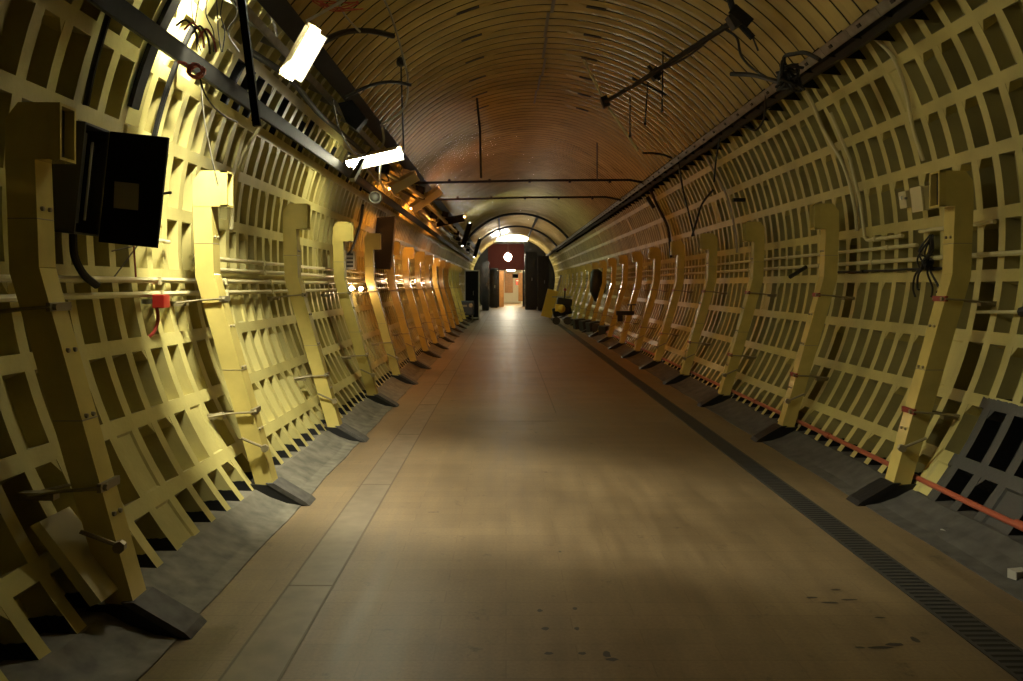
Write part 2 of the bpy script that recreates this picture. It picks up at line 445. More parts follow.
run('conduit', 1, EYE+.135, 6.1, 9.0, .011, cable_blk, 'thin black rod on the right wall below the cream conduits, by the cable bunch')
for z, y0, lb in ((.03, 2.4, 'cream conduit under the open black cabinet on the left, upper of two'),
              (-.065, 2.4, 'cream conduit on the left wall carrying the red switch box'),
              (.125, 6.15, 'thin cream conduit past the bright strut on the left, second from top of four'),
              (.215, 6.15, 'thin cream conduit on the left wall, topmost of four past the bright strut')):
    run('conduit', -1, EYE+z, y0, 40, .019, pipe_cream, lb)
run('conduit', -1, EYE+.31, 5.05, 5.75, .014, pipe_cream, 'short cream conduit bending down beside the open cabinet on the left wall', clips=False,
    ends=lambda p: [(wx(-1, EYE+1.0, .04), 4.99, EYE+1.0), (wx(-1, EYE+.5, .04), 4.98, EYE+.5), (wx(-1, EYE+.34, .04), 5.0, EYE+.34)]+p)
# red pipe low on the right wall
mb = MB(); mb.tube([(3.0, y, .195+.006*math.sin(y)) for y in (2, 4, 5.3, 6.5, 8, 12, 18, 30)], .021, pipe_red, 10)
for y in (4.6, 7.4, 9.6): mb.tube([(3.0, y, .198), (3.0, y+.1, .198)], .028, pipe_red, 10)
tag(mb.build('pipe', smooth=False), 'long red pipe running low along the right wall above the kerb', 'pipe')

# ---------------------------------------------------------------- cable rails
def line_ang(side, t, off):
    lo, hi = (5., 60.)
    for _ in range(40):
        m = (lo+hi)/2; p = RP(m if side > 0 else 180-m, R-off, 0)
        if (p.z-EYE)/abs(p.x) < t: lo = m
        else: hi = m
    return m
def rail(name, label, ang, r, y0, y1, prof, m, gus=None, mg=None):
    t = thing(name, label, 'rail', RP(ang, r, y0)); a = rad(ang)
    er = Vector((math.cos(a), 0, math.sin(a))); et = Vector((-math.sin(a), 0, math.cos(a)))
    mb = MB(); o = RP(ang, r, 0)
    for (u0, v0, u1, v1) in prof:                                    # u radial, v tangential
        c = [(u0, v0), (u1, v0), (u1, v1), (u0, v1)]
        mb.prism([((o+er*u+et*v).x, (o+er*u+et*v).z) for u, v in c], y0, y1, m)
    mb.build('channel', t)
    if gus:
        n = 0; y = y0+.3
        while y < y1 and n < 90:
            g = MB(); q = [o+er*u+et*v for u, v in gus]
            g.prism([(p.x, p.z) for p in q], y, y+.012, mg or m); g.build('gusset', t); y += PITCH*2; n += 1
    return t
RA = line_ang(1, .735, .26)
rr_ = rail('cable_rail', 'long dark perforated rail with gussets where the right wall meets the ceiling', RA, R-.26, 1.5, 56,
     [(0, -.045, .016, .045), (0, -.045, .06, -.033), (0, .033, .06, .045)], steel_gal, [(.0, -.045), (.27, -.28), (.27, .06), (.0, .04)], steel_dk)
for k in range(80):                                                   # bolt heads along the rail
    mb = MB(); p = RP(RA, R-.262, 3+k*.55); mb.box(p, (.014, .05, .03), cable_blk, Matrix.Rotation(-rad(RA), 3, 'Y')); mb.build('bolt', rr_)
mb = MB()
for y in range(2, 56): mb.tube([RP(RA-1.8, R-.13, y), RP(RA-1.8+.3*math.sin(y), R-.13, y+1.0)], .07, cable_blk, 7)
tag(mb.build('cable'), 'thick dark cable lying behind the right-hand rail', 'cable')
def left_rail(name, label, ang, r, y0, y1, prof, m, gus=None):
    return rail(name, label, 180-ang, r, y0, y1, prof, m, gus)
left_rail('cable_rail', 'heavy dark steel channel along the left wall above the open cabinet', line_ang(-1, .717, .17), R-.17, 2.0, 50,
     [(0, -.055, .012, .055), (0, -.055, .075, -.043), (0, .043, .075, .055)], steel_dk, [(.07, -.02), (.2, -.02), (.2, .02), (.07, .02)])
left_rail('cable_rail', 'pale slotted rail on the left where wall meets ceiling, holding the lamps', line_ang(-1, 1.06, .2), R-.20, 5.2, 50,
     [(0, -.03, .012, .03), (0, -.03, .04, -.022), (0, .022, .04, .03)], steel_gal, [(.0, -.02), (.25, -.06), (.25, .06), (.0, .02)])
left_rail('cable_rail', 'broad dark beam on the left at the ceiling edge, above the pale slotted rail', line_ang(-1, 1.22, .13), R-.13, 2.5, 56,
     [(0, -.09, .012, .09), (0, -.09, .12, -.08)], steel_dk)
mb = MB(); rn = random.Random(2)
pts = [RP(180-29.5+rn.uniform(-.8, .8), R-.16-rn.uniform(0, .03), 6+k*1.1) for k in range(40)]
mb.tube(smooth_path(pts, 3), .028, cable_blk, 7); tag(mb.build('cable'), 'sagging black cable between the two rails on the left side', 'cable')
mb = MB(); pts = [RP(180-26+rn.uniform(-.7, .7), R-.22, 10+k*1.1) for k in range(36)]
mb.tube(smooth_path(pts, 3), .016, cable_gry, 6); tag(mb.build('cable'), 'grey cable under the left rails, starting by the second lamp', 'cable')
# dark curved strap bands on the near left wall
def strap(side, y, a0, a1, w, r, m, name, label, cat, th=.012):
    mb = MB(); n = 14
    for i in range(n):
        p = [RP(180-(a0+(a1-a0)*(i+q)/n) if side < 0 else a0+(a1-a0)*(i+q)/n, r, y) for q in (0, 1)]
        q = [RP(180-(a0+(a1-a0)*(i+q)/n) if side < 0 else a0+(a1-a0)*(i+q)/n, r-th, y) for q in (0, 1)]
        vs = []
        for yy in (-w/2, w/2):
            for v in (p[0], p[1], q[1], q[0]): vs.append(v+Vector((0, yy, 0)))
        mb.add(vs, [(0, 1, 2, 3), (4, 7, 6, 5), (0, 4, 5, 1), (3, 2, 6, 7)]+([(0, 3, 7, 4)] if i == 0 else [])+([(1, 5, 6, 2)] if i == n-1 else []), m)
    return tag(mb.build(name), label, cat)
strap(-1, 5.05, 14, 50, .10, R-.012, steel_dk, 'cable_tray', 'broad dark curved strap rising up the left wall behind the open cabinet', 'strap', .03)
strap(-1, 5.42, 10, 27, .03, R-.012, steel_dk, 'cable_tray', 'narrow dark curved strap beside the broad one on the left wall', 'strap', .025)
def wall_cable(side, pts, r, m, label, off=.03, name='cable', cat='cable'):
    mb = MB(); q = [RP(a if side > 0 else 180-a, R-off, y) for a, y in pts]
    mb.tube(smooth_path(q, 5), r, m, 7); return tag(mb.build(name), label, cat)
wall_cable(-1, [(45, 4.2), (34, 4.35), (25, 4.45), (17, 4.5), (12, 4.52)], .018, cable_blk, 'black cable curving down the left wall into the top of the open cabinet')
wall_cable(-1, [(24, 7.5), (20, 7.3), (14, 7.1), (8, 7.1), (2, 7.1)], .018, pipe_cream, 'cream pipe curving down the left wall just past the bright strut')
wall_cable(1, [(36, 6.7), (30, 6.55), (24, 6.6), (18, 6.7), (12.5, 6.68)], .016, pipe_cream, 'cream conduit curving down the right wall into the junction box', .035)
wall_cable(1, [(36, 8.2), (30, 8.25), (24, 8.3), (16, 8.15), (8, 8.1), (3, 8.1)], .018, pipe_cream, 'cream pipe curving down the right wall left of the junction box', .035)
wall_cable(1, [(36, 12.2), (30, 12.4), (20, 12.3), (10, 12.3), (2, 12.3)], .018, cable_gry, 'pipe curving down the right wall between the fourth and fifth struts', .035)
wall_cable(1, [(36, 16.8), (26, 17.2), (16, 17.0), (4, 17.2)], .03, cable_blk, 'dark pipe curving down the right wall in the orange-lit stretch', .035)

# junction box and cable bunch, right wall
t = thing('junction_box', 'cream electrical junction box on the right wall between the two nearest struts', 'box', (3.6, 6.72, EYE+.6))
def oriented(ang): return Matrix.Rotation(-rad(ang), 3, 'Y')
mb = MB(); c = RP(6.5, R-.06, 6.72); mb.box(c, (.10, .17, .20), pipe_cream, oriented(6.5)); mb.build('box_body', t, bevel=.008)
mb = MB(); c = RP(6.5, R-.118, 6.72); mb.box(c, (.014, .18, .21), pipe_cream, oriented(6.5)); mb.build('lid', t, bevel=.004)
mb = MB(); c = RP(7.0, R-.13, 6.86); mb.tube([c, c+Vector((-.02, 0, 0))], .01, steel_gal, 8); mb.build('knob', t)
t = thing('switch_box', 'small cream wall switch left of the junction box on the right wall', 'switch', (3.6, 7.05, EYE+.6))
mb = MB(); mb.box(RP(7, R-.03, 7.08), (.06, .13, .15), pipe_cream, oriented(7)); mb.build('box_body', t, bevel=.006)
mb = MB(); mb.box(RP(7.4, R-.068, 7.08), (.02, .025, .03), white_in, oriented(7)); mb.build('toggle', t)
mb = MB(); rn = random.Random(11)
b0 = Vector((3.56, 6.68, EYE+.20))
for k in range(9):
    p = [b0+Vector((rn.uniform(-.03, .03), rn.uniform(-.04, .04), .22)), b0+Vector((rn.uniform(-.09, .0), rn.uniform(-.1, .1), .08)),
         b0+Vector((rn.uniform(-.12, -.02), rn.uniform(-.12, .12), 0)), b0+Vector((rn.uniform(-.1, 0), rn.uniform(-.1, .1), -.07)), b0+Vector((rn.uniform(-.03, .0), rn.uniform(-.03, .03), .05))]
    mb.tube(smooth_path(p, 4), .008, cable_blk, 5)
for dy, L in ((.18, .30), (.12, .24), (-.08, .30), (-.16, .26)):
    p = [b0+Vector((-.03, 0, -.02)), b0+Vector((-.07, dy*.7, -.10)), b0+Vector((-.05, dy*1.2, -.22)), b0+Vector((-.05, dy, -L))]
    mb.tube(smooth_path(p, 4), .009, cable_blk, 5)
tag(mb.build('cable_bunch'), 'tangled bunch of black cables hanging on the right wall below the junction box', 'cable')
mb = MB(); mb.tube([P(790, 277, 8.0), P(806, 267, 8.15)], .02, cable_blk, 7); tag(mb.build('cable_end'), 'short black cable stub poking from the right wall left of the second strut', 'cable')
mb = MB(); c = Vector((wx(1, 1.42, .06), 5.35, 1.42)); mb.tube([(wx(1, 1.5, 0), 5.35, 1.5), c, (wx(1, 1.40, .06), 5.9, 1.40)], .012, pipe_cream, 7); mb.tube([c+Vector((0, -.03, 0)), c+Vector((0, .04, 0))], .035, cable_blk, 8)
tag(mb.build('pipe_valve'), 'small pipe with black cap on the wall right of the nearest right-hand strut', 'valve')

# grey socket box left
t = thing('socket_box', 'pale grey socket box on the left wall beside the fourth strut', 'box', P(350, 262, 11.5))
c = Vector((wx(-1, EYE+.34, .07), 12.4, EYE+.38)); mb = MB(); mb.box(c, (.14, .2, .28), gry_box); mb.build('box_body', t, bevel=.008)
mb = MB()
for k in range(4): mb.box(c+Vector((0, -.105, -.09+k*.06)), (.10, .012, .03), cab_gry)
mb.build('vent', t)
t.location = t.location
# red switch on left conduit
t = thing('switch_box', 'small red switch box hanging from the conduit on the left wall', 'switch', (wx(-1, 1.5, .1), 5.35, 1.5))
c = Vector((wx(-1, 1.49, .10), 5.4, 1.49)); mb = MB(); mb.box(c, (.08, .10, .09), red_box); mb.build('box_body', t, bevel=.006)
mb = MB(); mb.tube(smooth_path([c+Vector((-.03, 0, -.04)), c+Vector((-.02, .0, -.12)), c+Vector((-.03, -.03, -.2)), c+Vector((-.06, -.06, -.24))], 4), .012, cable_red, 6); mb.build('cable', t)
mb = MB(); mb.box(c+Vector((-.075, -.03, 0)), (.07, .04, .03), steel_gal); mb.build('bracket', t)

# open electrical cabinet on the near left wall
t = thing('electrical_cabinet', 'open black electrical cabinet with paper label on the near left wall', 'cabinet', (-2.3, 4.45, EYE+.58))
mb = MB(); xw, xi = -2.38, -2.22; z0, z1 = EYE+.28, EYE+.88; ya, yb = 4.26, 4.52; e = .012
mb.span((xw, ya, z0), (xi, ya+e, z1), cab_gry); mb.span((xw, yb-e, z0), (xi, yb, z1), cab_gry)
mb.span((xw, ya, z0), (xi, yb, z0+e), cab_gry); mb.span((xw, ya, z1-e), (xi, yb, z1), cab_gry); mb.span((xw, ya, z0), (xw+e, yb, z1), cab_blk)
mb.build('box_body', t)
mb = MB(); mb.span((xi, yb, z0-.03), (xi+.33, yb+.03, z1+.0), cab_blk); d_ = mb.build('door', t, bevel=.004)
mb = MB(); mb.add([(-2.16, 4.513, EYE+.60), (-2.02, 4.513, EYE+.60), (-2.01, 4.513, EYE+.45), (-2.15, 4.513, EYE+.45)], [(0, 1, 2, 3)], paper_m); mb.build('paper_label', d_)
mb = MB(); mb.tube([(xi+.33, yb+.015, EYE+.56), (xi+.38, yb+.0, EYE+.57)], .008, steel_gal, 6); mb.build('handle', d_)
mb = MB(); mb.span((xw+.02, ya+.05, z0+.06), (xi-.03, ya+.09, z1-.05), cab_gry); mb.span((xw+.02, ya+.14, z0+.1), (xi-.05, ya+.22, z1-.1), cab_blk); mb.build('switchgear', t)
mb = MB(); mb.tube([(xi-.015, ya+.12, z0+.08), (xi-.015, ya+.12, z1-.09)], .007, gry_box, 8); mb.build('tube', t)
mb = MB(); mb.tube(smooth_path([(-2.30, 4.40, z0), (-2.29, 4.42, z0-.12), (-2.27, 4.5, z0-.22), (-2.24, 4.6, z0-.28)], 5), .022, cable_blk, 8); mb.build('cable', t)
t.rotation_euler = (0, rad(6), 0); t.location.x -= .05
mb = MB()
# crossed wire bracket below it
a, b = P(140, 242, 5.0), P(112, 280, 5.0)
mb.tube([a, b], .005, cable_gry, 5); mb.tube([P(108, 252, 5.0), P(134, 246, 5.0)], .005, cable_gry, 5); mb.tube([P(134, 246, 5.0), P(136, 277, 5.0)], .006, cable_red, 5)
tag(mb.build('wire'), 'thin crossed wires and a red lead below the open cabinet door', 'wire')

# tall black panel on left wall in orange stretch
t = thing('black_panel', 'tall black panel hanging on the left wall between the fifth and sixth struts', 'panel', (-2.3, 14.6, 2.3))
mb = MB(); mb.prism([(-2.44, EYE+.30), (-2.10, EYE+.28), (-2.02, EYE+1.25), (-2.34, EYE+1.22)], 14.5, 14.56, cab_blk); mb.build('board', t)
mb = MB(); mb.tube([(-2.07, 14.49, EYE+.32), (-2.0, 14.49, EYE+1.22)], .014, steel_gal, 6); mb.build('edge_rod', t)

# ---------------------------------------------------------------- lamps
def lamp(name, label, c, axis, nrm, L, em, wing=.17, back=.06, spread=.8, outm=None, tube_r=.019, tubes=1):
    c = Vector(c); a = Vector(axis).normalized(); n = Vector(nrm); n = (n-a*n.dot(a)).normalized(); b = a.cross(n)
    t = thing(name, label, 'lamp', c)
    outm = outm or refl_out
    w = MB()
    def slab(p, q, th, mi, mo, outd):
        vs = []
        for e in (-L/2, L/2):
            for pp in (p, q): vs.append(c+a*e+pp); vs.append(c+a*e+pp+outd*th)
        # inside verts 0,2,4,6 / outside 1,3,5,7
        w.add(vs, [(0, 2, 6, 4)], mi); w.add(vs, [(1, 5, 7, 3), (0, 1, 3, 2), (4, 6, 7, 5), (0, 4, 5, 1), (2, 3, 7, 6)], mo)
    slab(-b*back, b*back, .006, white_in, outm, -n)
    for s in (-1, 1):
        d = (n*math.cos(spread)+b*s*math.sin(spread))
        slab(b*s*back, b*s*back+d*wing, .006, white_in, outm, (b*s*math.cos(spread)-n*math.sin(spread)))
    w.build('reflector', t)
    for k in range(tubes):
        off = b*(k-(tubes-1)/2)*.05
        m_ = MB(); m_.tube([c+a*(-L/2-.02)+n*.05+off, c+a*(L/2+.02)+n*.05+off], tube_r, em, 10); m_.build('tube', t)
    for e in (-L/2-.025, L/2+.005): m_ = MB(); m_.bar(c+a*e+n*.02, c+a*(e+.02)+n*.02, .05, .07, outm, up=n); m_.build('tube_holder', t)
    return t
cool = emit('tube_cool', (1, .93, .62), 45); cool2 = emit('tube_cool_b', (1, .95, .66), 270); cool_h = emit('tube_cool_c', (1, .96, .72), 7500); far_s = emit('tube_far_b', (1, .92, .7), 800)
warm = emit('tube_warm', (1, .38, .08), 950); far_e = emit('tube_far', (1, .93, .70), 45); green = emit('tube_green', (.86, 1, .62), 900)
# tangent directions on the left haunch
A_c = P(297, 50, 5.55)
lamp('fluorescent_lamp', 'lit fluorescent lamp with tilted reflector, nearest one, hanging at upper left', A_c, (-.50, .12, -.80), (.92, -.36, -.3), .36, cool, wing=.105, back=.045, spread=.6, tubes=2, tube_r=.02)
B_c = P(374, 154, 9.9)
lamp('fluorescent_lamp', 'lit white fluorescent lamp seen edge-on, second along the left rail', B_c, (1, -.12, .20), (-.1, -.22, -1), .66, cool2, wing=.13, spread=.85, tubes=2, tube_r=.03)
lamp('fluorescent_lamp', 'unseen added lamp over the open cabinet, close to the left wall beside the loose wires', P(236, -50, 4.95), (1, -.3, -.25), (-.35, .60, -.95), .45, cool_h, wing=.26, back=.04, spread=.13, tubes=1, tube_r=.022)  # unseen lamp above the view, added as guessed source of the bright wall
lamp('fluorescent_lamp', 'orange-lit lamp reflector under the left rails just beyond the second lamp', P(401, 179, 13.2), (.75, .2, .45), (.65, .65, -.35), .5, warm, wing=.14, tubes=1)
lamp('fluorescent_lamp', 'orange tilted lamp reflector on the left rails, next past the first orange one', P(424, 197, 17.0), (.85, .2, .62), (.55, .75, -.45), .75, warm, wing=.14, tubes=1)
lamp('fluorescent_lamp', 'far lamp on the left rails before the dim green stretch', RP(145, R-.42, 22.5), (1, 0, .2), (.5, .3, -.5), .8, warm, tubes=1, outm=steel_dk)
lamp('fluorescent_lamp', 'far lamp on the left rails in the dim green stretch', RP(144, R-.42, 30), (.3, 0, 1), (.9, .35, 0), .9, green, tubes=1, outm=steel_dk)
lamp('fluorescent_lamp', 'far lamp on the left rails nearest the black end wall', RP(144, R-.42, 41), (.3, 0, 1), (.9, .35, 0), 1.0, far_s, tubes=1, outm=steel_dk)
lamp('fluorescent_lamp', 'long white strip lamp across the top of the black end wall', P(509, 238, 55.5), (1, 0, 0), (0, -.8, -.4), 2.6, far_e, tubes=2, tube_r=.06, wing=.22)
cor_e = emit('tube_corridor', (1, .86, .58), 520)
bulb = emit('bulb_white', (1, .90, .70), 330); bulb2 = emit('bulb_white_b', (1, .84, .55), 200)
def ball(mb, c, r, m, n=10):
    c = Vector(c); mb.tube([c+Vector((0, 0, r*math.cos(PI*i/8))) for i in range(9)], [max(r*math.sin(PI*i/8), .001) for i in range(9)], m, n)
def bulb_lamp(label, c, r, m, top):
    c = Vector(c); t = thing('bulb_lamp', label, 'lamp', c)
    mb = MB(); ball(mb, c, r, m); mb.build('bulb', t, smooth=True)
    mb = MB(); mb.tube([c+Vector((0, 0, r*.9)), c+Vector((0, 0, r+.1))], .05, cable_blk, 8); mb.tube([c+Vector((0, 0, r)), Vector((c.x, c.y, top))], .012, cable_blk, 5); mb.build('cord', t)
bulb_lamp('bright round bulb hanging above the far doorway', P(508, 257, 56), .27, bulb, 5.0)
bulb_lamp('lower bright bulb at the head of the far doorway', P(508.5, 269, 62.5), .16, bulb2, 3.1)
bulb_lamp('small lit bulb on the left wall above the blue case', P(444, 281, 34), .09, far_e, 3.0)
spot_glow = emit('bright_spot_glow', (1, .66, .36), 260)  # glowing balls added at bright spots along the left wall conduits
for k, px in enumerate((354, 363, 396, 408, 418, 431)):
    Y = F*2.27/(VX-px); z = EYE+(-.05, -.06, .08, .12, .1, .1)[k]; c = Vector((wx(-1, z, .13), Y, z))
    t = thing('glow_ball', 'small added glow ball marking a bright spot along the left wall conduits', 'lamp', c, 'added glow balls along the left wall')
    mb = MB(); ball(mb, c, .034, spot_glow, 8); mb.build('bulb', t, smooth=True)
    mb = MB(); mb.tube([c+Vector((-.03, 0, 0)), c+Vector((-.09, 0, 0))], .022, cable_blk, 7); mb.build('ball_stub', t)
# round bulkhead lamp, unlit
t = thing('bulkhead_lamp', 'round unlit bulkhead lamp with glass lens on the left rail', 'lamp', P(375, 197, 10.8))
c = P(375, 197, 10.8); mb = MB(); mb.tube([c, c+Vector((0, .12, 0))], .085, steel_gal, 16); mb.build('housing', t)
mb = MB(); mb.tube([c+Vector((0, -.035, 0)), c+Vector((0, -.02, 0)), c], [.03, .055, .065], glass_m, 16); mb.build('lens', t, smooth=True)
mb = MB(); mb.tube([c+Vector((0, .06, 0)), c+Vector((-.18, .1, .12))], .012, steel_dk, 6); mb.build('arm', t)

# ---------------------------------------------------------------- hanging bits, upper left
mb = MB(); mb.bar(P(240, -14, 4.55), P(257, 126, 4.55), .042, .03, cab_blk, up=(0, 1, 0)); tag(mb.build('hanger_post'), 'straight black metal post hanging down at upper left before the lit lamp', 'post')
def cable3(name, pts, r, m, label, cat='cable', n=6):
    mb = MB(); mb.tube(smooth_path([P(*p) for p in pts], 6), r, m, n); return tag(mb.build(name), label, cat)
cable3('cable', [(382, -5, 7.4), (392, 18, 7.6), (404, 60, 7.8), (408, 84, 7.9), (404, 108, 8.0), (388, 121, 8.2), (382, 124, 8.3)], .012, cable_gry, 'grey cable looping down from the ceiling past the crossbars to the second lamp')
cable3('cable', [(401, 60, 7.9), (402, 100, 8.2), (404, 150, 8.6)], .009, cable_blk, 'thin black cable hanging straight down right of the second lamp')
cable3('cable', [(335, -5, 6.6), (345, 15, 6.8), (360, 32, 7.0)], .010, cable_gry, 'short grey cable above the upper crossbar at top left')
cable3('cable', [(247, -5, 6.5), (272, 20, 6.5), (277, 40, 6.5)], .010, cable_gry, 'short pale cable hanging beside the nearest lamp')
cable3('crossbar', [(322, 42, 6.6), (345, 32, 7.0), (370, 31, 7.4), (393, 36, 7.8)], .028, cable_blk, 'upper dark crossbar reaching from the left rail into the tunnel', 'bar')
cable3('crossbar', [(345, 97, 7.6), (372, 85, 7.7), (392, 82, 7.8), (411, 85, 7.9)], .017, cable_blk, 'lower thin dark crossbar reaching from the left rail into the tunnel', 'bar')
mb = MB(); ball(mb, P(401, 62, 7.85), .05, cable_blk, 7); tag(mb.build('cable_joint'), 'black knotted cable joint between the two crossbars', 'joint')
mb = MB(); mb.bar(P(307, 21, 6.2), P(344, 0, 6.6), .02, .02, gry_box); tag(mb.build('batten'), 'thin white rod slanting up beside the nearest lamp', 'rod')
mb = MB(); rn = random.Random(4)
for k in range(7):
    mb.tube(smooth_path([P(313+rn.uniform(-3, 8), 4+rn.uniform(-4, 3), 6.5), P(335+rn.uniform(-4, 4), 6+rn.uniform(-6, 6), 6.6), P(362+rn.uniform(-12, 4), 5+rn.uniform(-6, 6), 6.7)], 4), .005, cable_red, 5)
tag(mb.build('wire_bunch'), 'loose red wires spreading at the top beside the slanting white rod', 'wire')
mb = MB(); rn = random.Random(8)
for k in range(9):
    c = P(196, 71, 4.9); pts = []
    for q in range(9):
        an = 2*PI*q/8+k; pts.append(c+Vector((.055*math.cos(an)*rn.uniform(.6, 1), rn.uniform(-.03, .03), .045*math.sin(an)*rn.uniform(.6, 1))))
    mb.tube(smooth_path(pts, 3), .006, cable_red, 5)
mb.tube(smooth_path([P(178, 62, 4.9), P(186, 64, 4.9), P(192, 70, 4.9)], 3), .01, cable_red, 5)
tag(mb.build('wire_bunch'), 'coiled bundle of red wire hanging under the left rail', 'wire')
cable3('cable', [(200, 78, 4.95), (204, 92, 5.0), (213, 106, 5.1), (226, 117, 5.3), (237, 122, 5.5)], .006, cable_blk, 'thin black wire drooping from the red wire bundle')
cable3('cable', [(201, 85, 5.2), (204, 118, 5.3), (210, 150, 5.4), (218, 185, 5.5)], .005, cable_gry, 'thin pale wire hanging down the bright left wall to the strut head')
for k, (x0, x1, dy_) in enumerate(((180, 192, 38), (188, 198, 42), (196, 204, 48), (203, 210, 46))):
    mb = MB(); mb.tube(smooth_path([P(x0-4, 26+k*4, 4.9), P((x0+x1)/2, 20+k*3, 4.9), P(x1+4, 32+k*3, 4.9), P(x1+6, dy_+6, 4.9)], 5), .007, cable_red if k % 2 else cable_blk, 5)
    tag(mb.build('cable_loop'), 'one of four dark cable loops arching over the left rail', 'cable', 'cable loops over the left rail')
rn = random.Random(12)
for k in range(6):
    x = 192+k*8
    cable3('wire', [(x, -6, 5.0), (x+rn.uniform(-5, 6), 14, 5.0), (x+rn.uniform(-5, 8), 32, 5.05), (x+rn.uniform(-4, 10), 52, 5.1)], .004, cable_blk, 'loose thin black wire dangling in front of the brightest wall at top left', 'wire', 5)['group'] = 'loose dangling wires'
cable3('cable', [(333, 100, 7.6), (338, 125, 8.2), (350, 148, 8.9), (362, 156, 9.3), (371, 150, 9.4)], .009, cable_blk, 'black cable looping down in front of the second lamp')
cable3('cable', [(382, 126, 9.6), (384, 140, 9.8), (381, 148, 9.9)], .014, cable_gry, 'pale cable dropping to the top of the second lamp')
cable3('cable', [(381, 162, 9.9), (380, 178, 10.2), (384, 190, 10.5)], .012, cable_gry, 'pale cable drooping below the second lamp')
cable3('cable', [(363, 205, 11.3), (360, 225, 11.6), (354, 244, 12), (349, 254, 12.3)], .02, cable_blk, 'dark cable curving down the left wall to the grey socket box')
mb = MB(); mb.prism([(p.x, p.z) for p in (P(346, 122, 8.6), P(356, 130, 8.6), P(366, 118, 8.6), P(352, 100, 8.6), P(338, 103, 8.6))], 8.6, 8.75, cab_blk); tag(mb.build('control_box'), 'black box tucked between the left rails above the second lamp', 'box')
mb = MB(); mb.bar(P(352, 180, 9.0), P(363, 160, 9.4), .06, .05, steel_gal); tag(mb.build('bracket'), 'short pale bracket bridging the left rail below the second lamp', 'bracket')
# wooden/orange boards and clutter between rails
mb = MB(); mb.bar(P(386, 172, 12.2), P(425, 198, 16.5), .06, .04, pipe_cream); tag(mb.build('conduit'), 'pinkish conduit slanting between the two orange reflectors', 'pipe')
mb = MB(); mb.bar(P(427, 204, 16.5), P(456, 232, 27), .07, .05, pipe_cream); tag(mb.build('conduit'), 'pale conduit running on past the second orange reflector', 'pipe')
rn = random.Random(21)
for k in range(14):
    y = 12+k*2.1; t_ = 180-rn.uniform(28, 37); c = RP(t_, R-.26, y)
    mb = MB(); mb.box(c, (.18, .22, .14), [cab_blk, steel_dk, cab_gry][k % 2], oriented(t_+20)); mb.box(c+Vector((.03, -.12, -.02)), (.08, .04, .08), steel_dk, oriented(t_))
    mb.tube(smooth_path([c, c+Vector((.08, .1, -.18)), c+Vector((-.1, .5, -.1))], 4), .012, cable_blk, 5)
    tag(mb.build('relay_box'), 'small dark relay box with drooping lead among the left rails beyond the second lamp', 'box', 'boxes along the left rails')

# ---------------------------------------------------------------- hanging pipe frame, upper right
t = thing('hanging_pipe', 'long black pipe with cross arms hanging under the ceiling at upper right', 'pipe', P(735, 22, 7.3))
p0, p1 = P(605, 102, 12.0), P(736, 20, 7.4)
mb = MB(); mb.tube([p0, p0.lerp(p1, .33)+Vector((0, 0, -.02)), p0.lerp(p1, .66)+Vector((0, 0, -.01)), p1], .030, steel_dk, 8); mb.build('main_pipe', t)
mb = MB(); mb.tube(smooth_path([P(612, 99, 11.8), P(650, 76, 10.2), P(690, 55, 8.8), P(722, 26, 7.7)], 5), .013, cable_blk, 6); mb.build('cable', t)
mb = MB(); mb.tube([P(579, 51, 11.9), p0], .022, pipe_cream, 7); mb.tube([p0, P(638, 151, 12.1)], .022, pipe_cream, 7); mb.build('cross_arm', t)
mb = MB(); mb.tube([P(728, -8, 7.4), p1], .03, steel_dk, 7); mb.tube([p1, P(753, 38, 7.4)], .03, steel_dk, 7); mb.tube([P(753, 38, 7.4), P(758, 51, 7.4)], .009, cable_blk, 5); mb.build('cross_arm', t)
mb = MB(); mb.box(p1, (.13, .12, .13), cable_blk, oriented(30)); mb.box(P(741, 16, 7.35), (.10, .03, .22), steel_dk, oriented(50)); mb.build('clamp', t)
mb = MB(); mb.box(p0, (.10, .14, .16), cable_blk, oriented(20)); mb.build('clamp', t)
c = P(655, 74, 10); mb = MB(); mb.box(c, (.12, .12, .12), cable_blk, oriented(40)); mb.bar(P(648, 66, 10), P(660, 80, 10), .04, .04, cable_blk); mb.build('clamp', t)
for a, b in (((663, 52), (662, 111)), ((648, 82), (645, 124)), ((630, 97), (630, 136))):
    mb = MB(); mb.tube([P(*a, 10.4), P(*b, 10.4)], .011, cable_blk, 6); ball(mb, P(*b, 10.4), .022, cable_blk, 6); mb.build('drop_rod', t)
mb = MB(); mb.tube([P(632, 78, 10.4), P(666, 95, 10.4)], .016, cable_blk, 6); mb.tube([P(662, 52, 10.3), P(672, 58, 10.0)], .012, cable_blk, 6); mb.build('cross_arm', t)
cable3('cable', [(726, 30, 7.6), (737, 38, 7.5), (741, 55, 7.4), (752, 68, 7.2), (766, 77, 7.0)], .012, cable_blk, 'black cable drooping from the hanging pipe to the right rail')
cable3('cable', [(731, 74, 7.4), (752, 75, 7.2), (772, 80, 6.9), (785, 84, 6.7)], .022, cable_blk, 'thick black cable stub sticking out left of the right rail')
cable3('cable', [(788, 78, 6.8), (784, 58, 6.9), (794, 54, 6.8), (806, 53, 6.7), (820, 60, 6.5)], .018, cable_blk, 'black cable looped above the right rail')
mb = MB(); rn = random.Random(31); c0 = P(788, 80, 6.7)
for k in range(12):
    mb.tube(smooth_path([c0+Vector((rn.uniform(-.1, .1), rn.uniform(-.1, .1), rn.uniform(-.1, .14))) for _ in range(4)], 4), .013, cable_blk, 5)
tag(mb.build('cable_bunch'), 'knotted clump of black cables on the right rail near the nearest gussets', 'cable')
cable3('cable', [(720, 138, 10.0), (716, 160, 10.1), (714, 182, 10.2)], .012, cable_blk, 'black cable hanging from the right rail, upper piece of the bent pair')
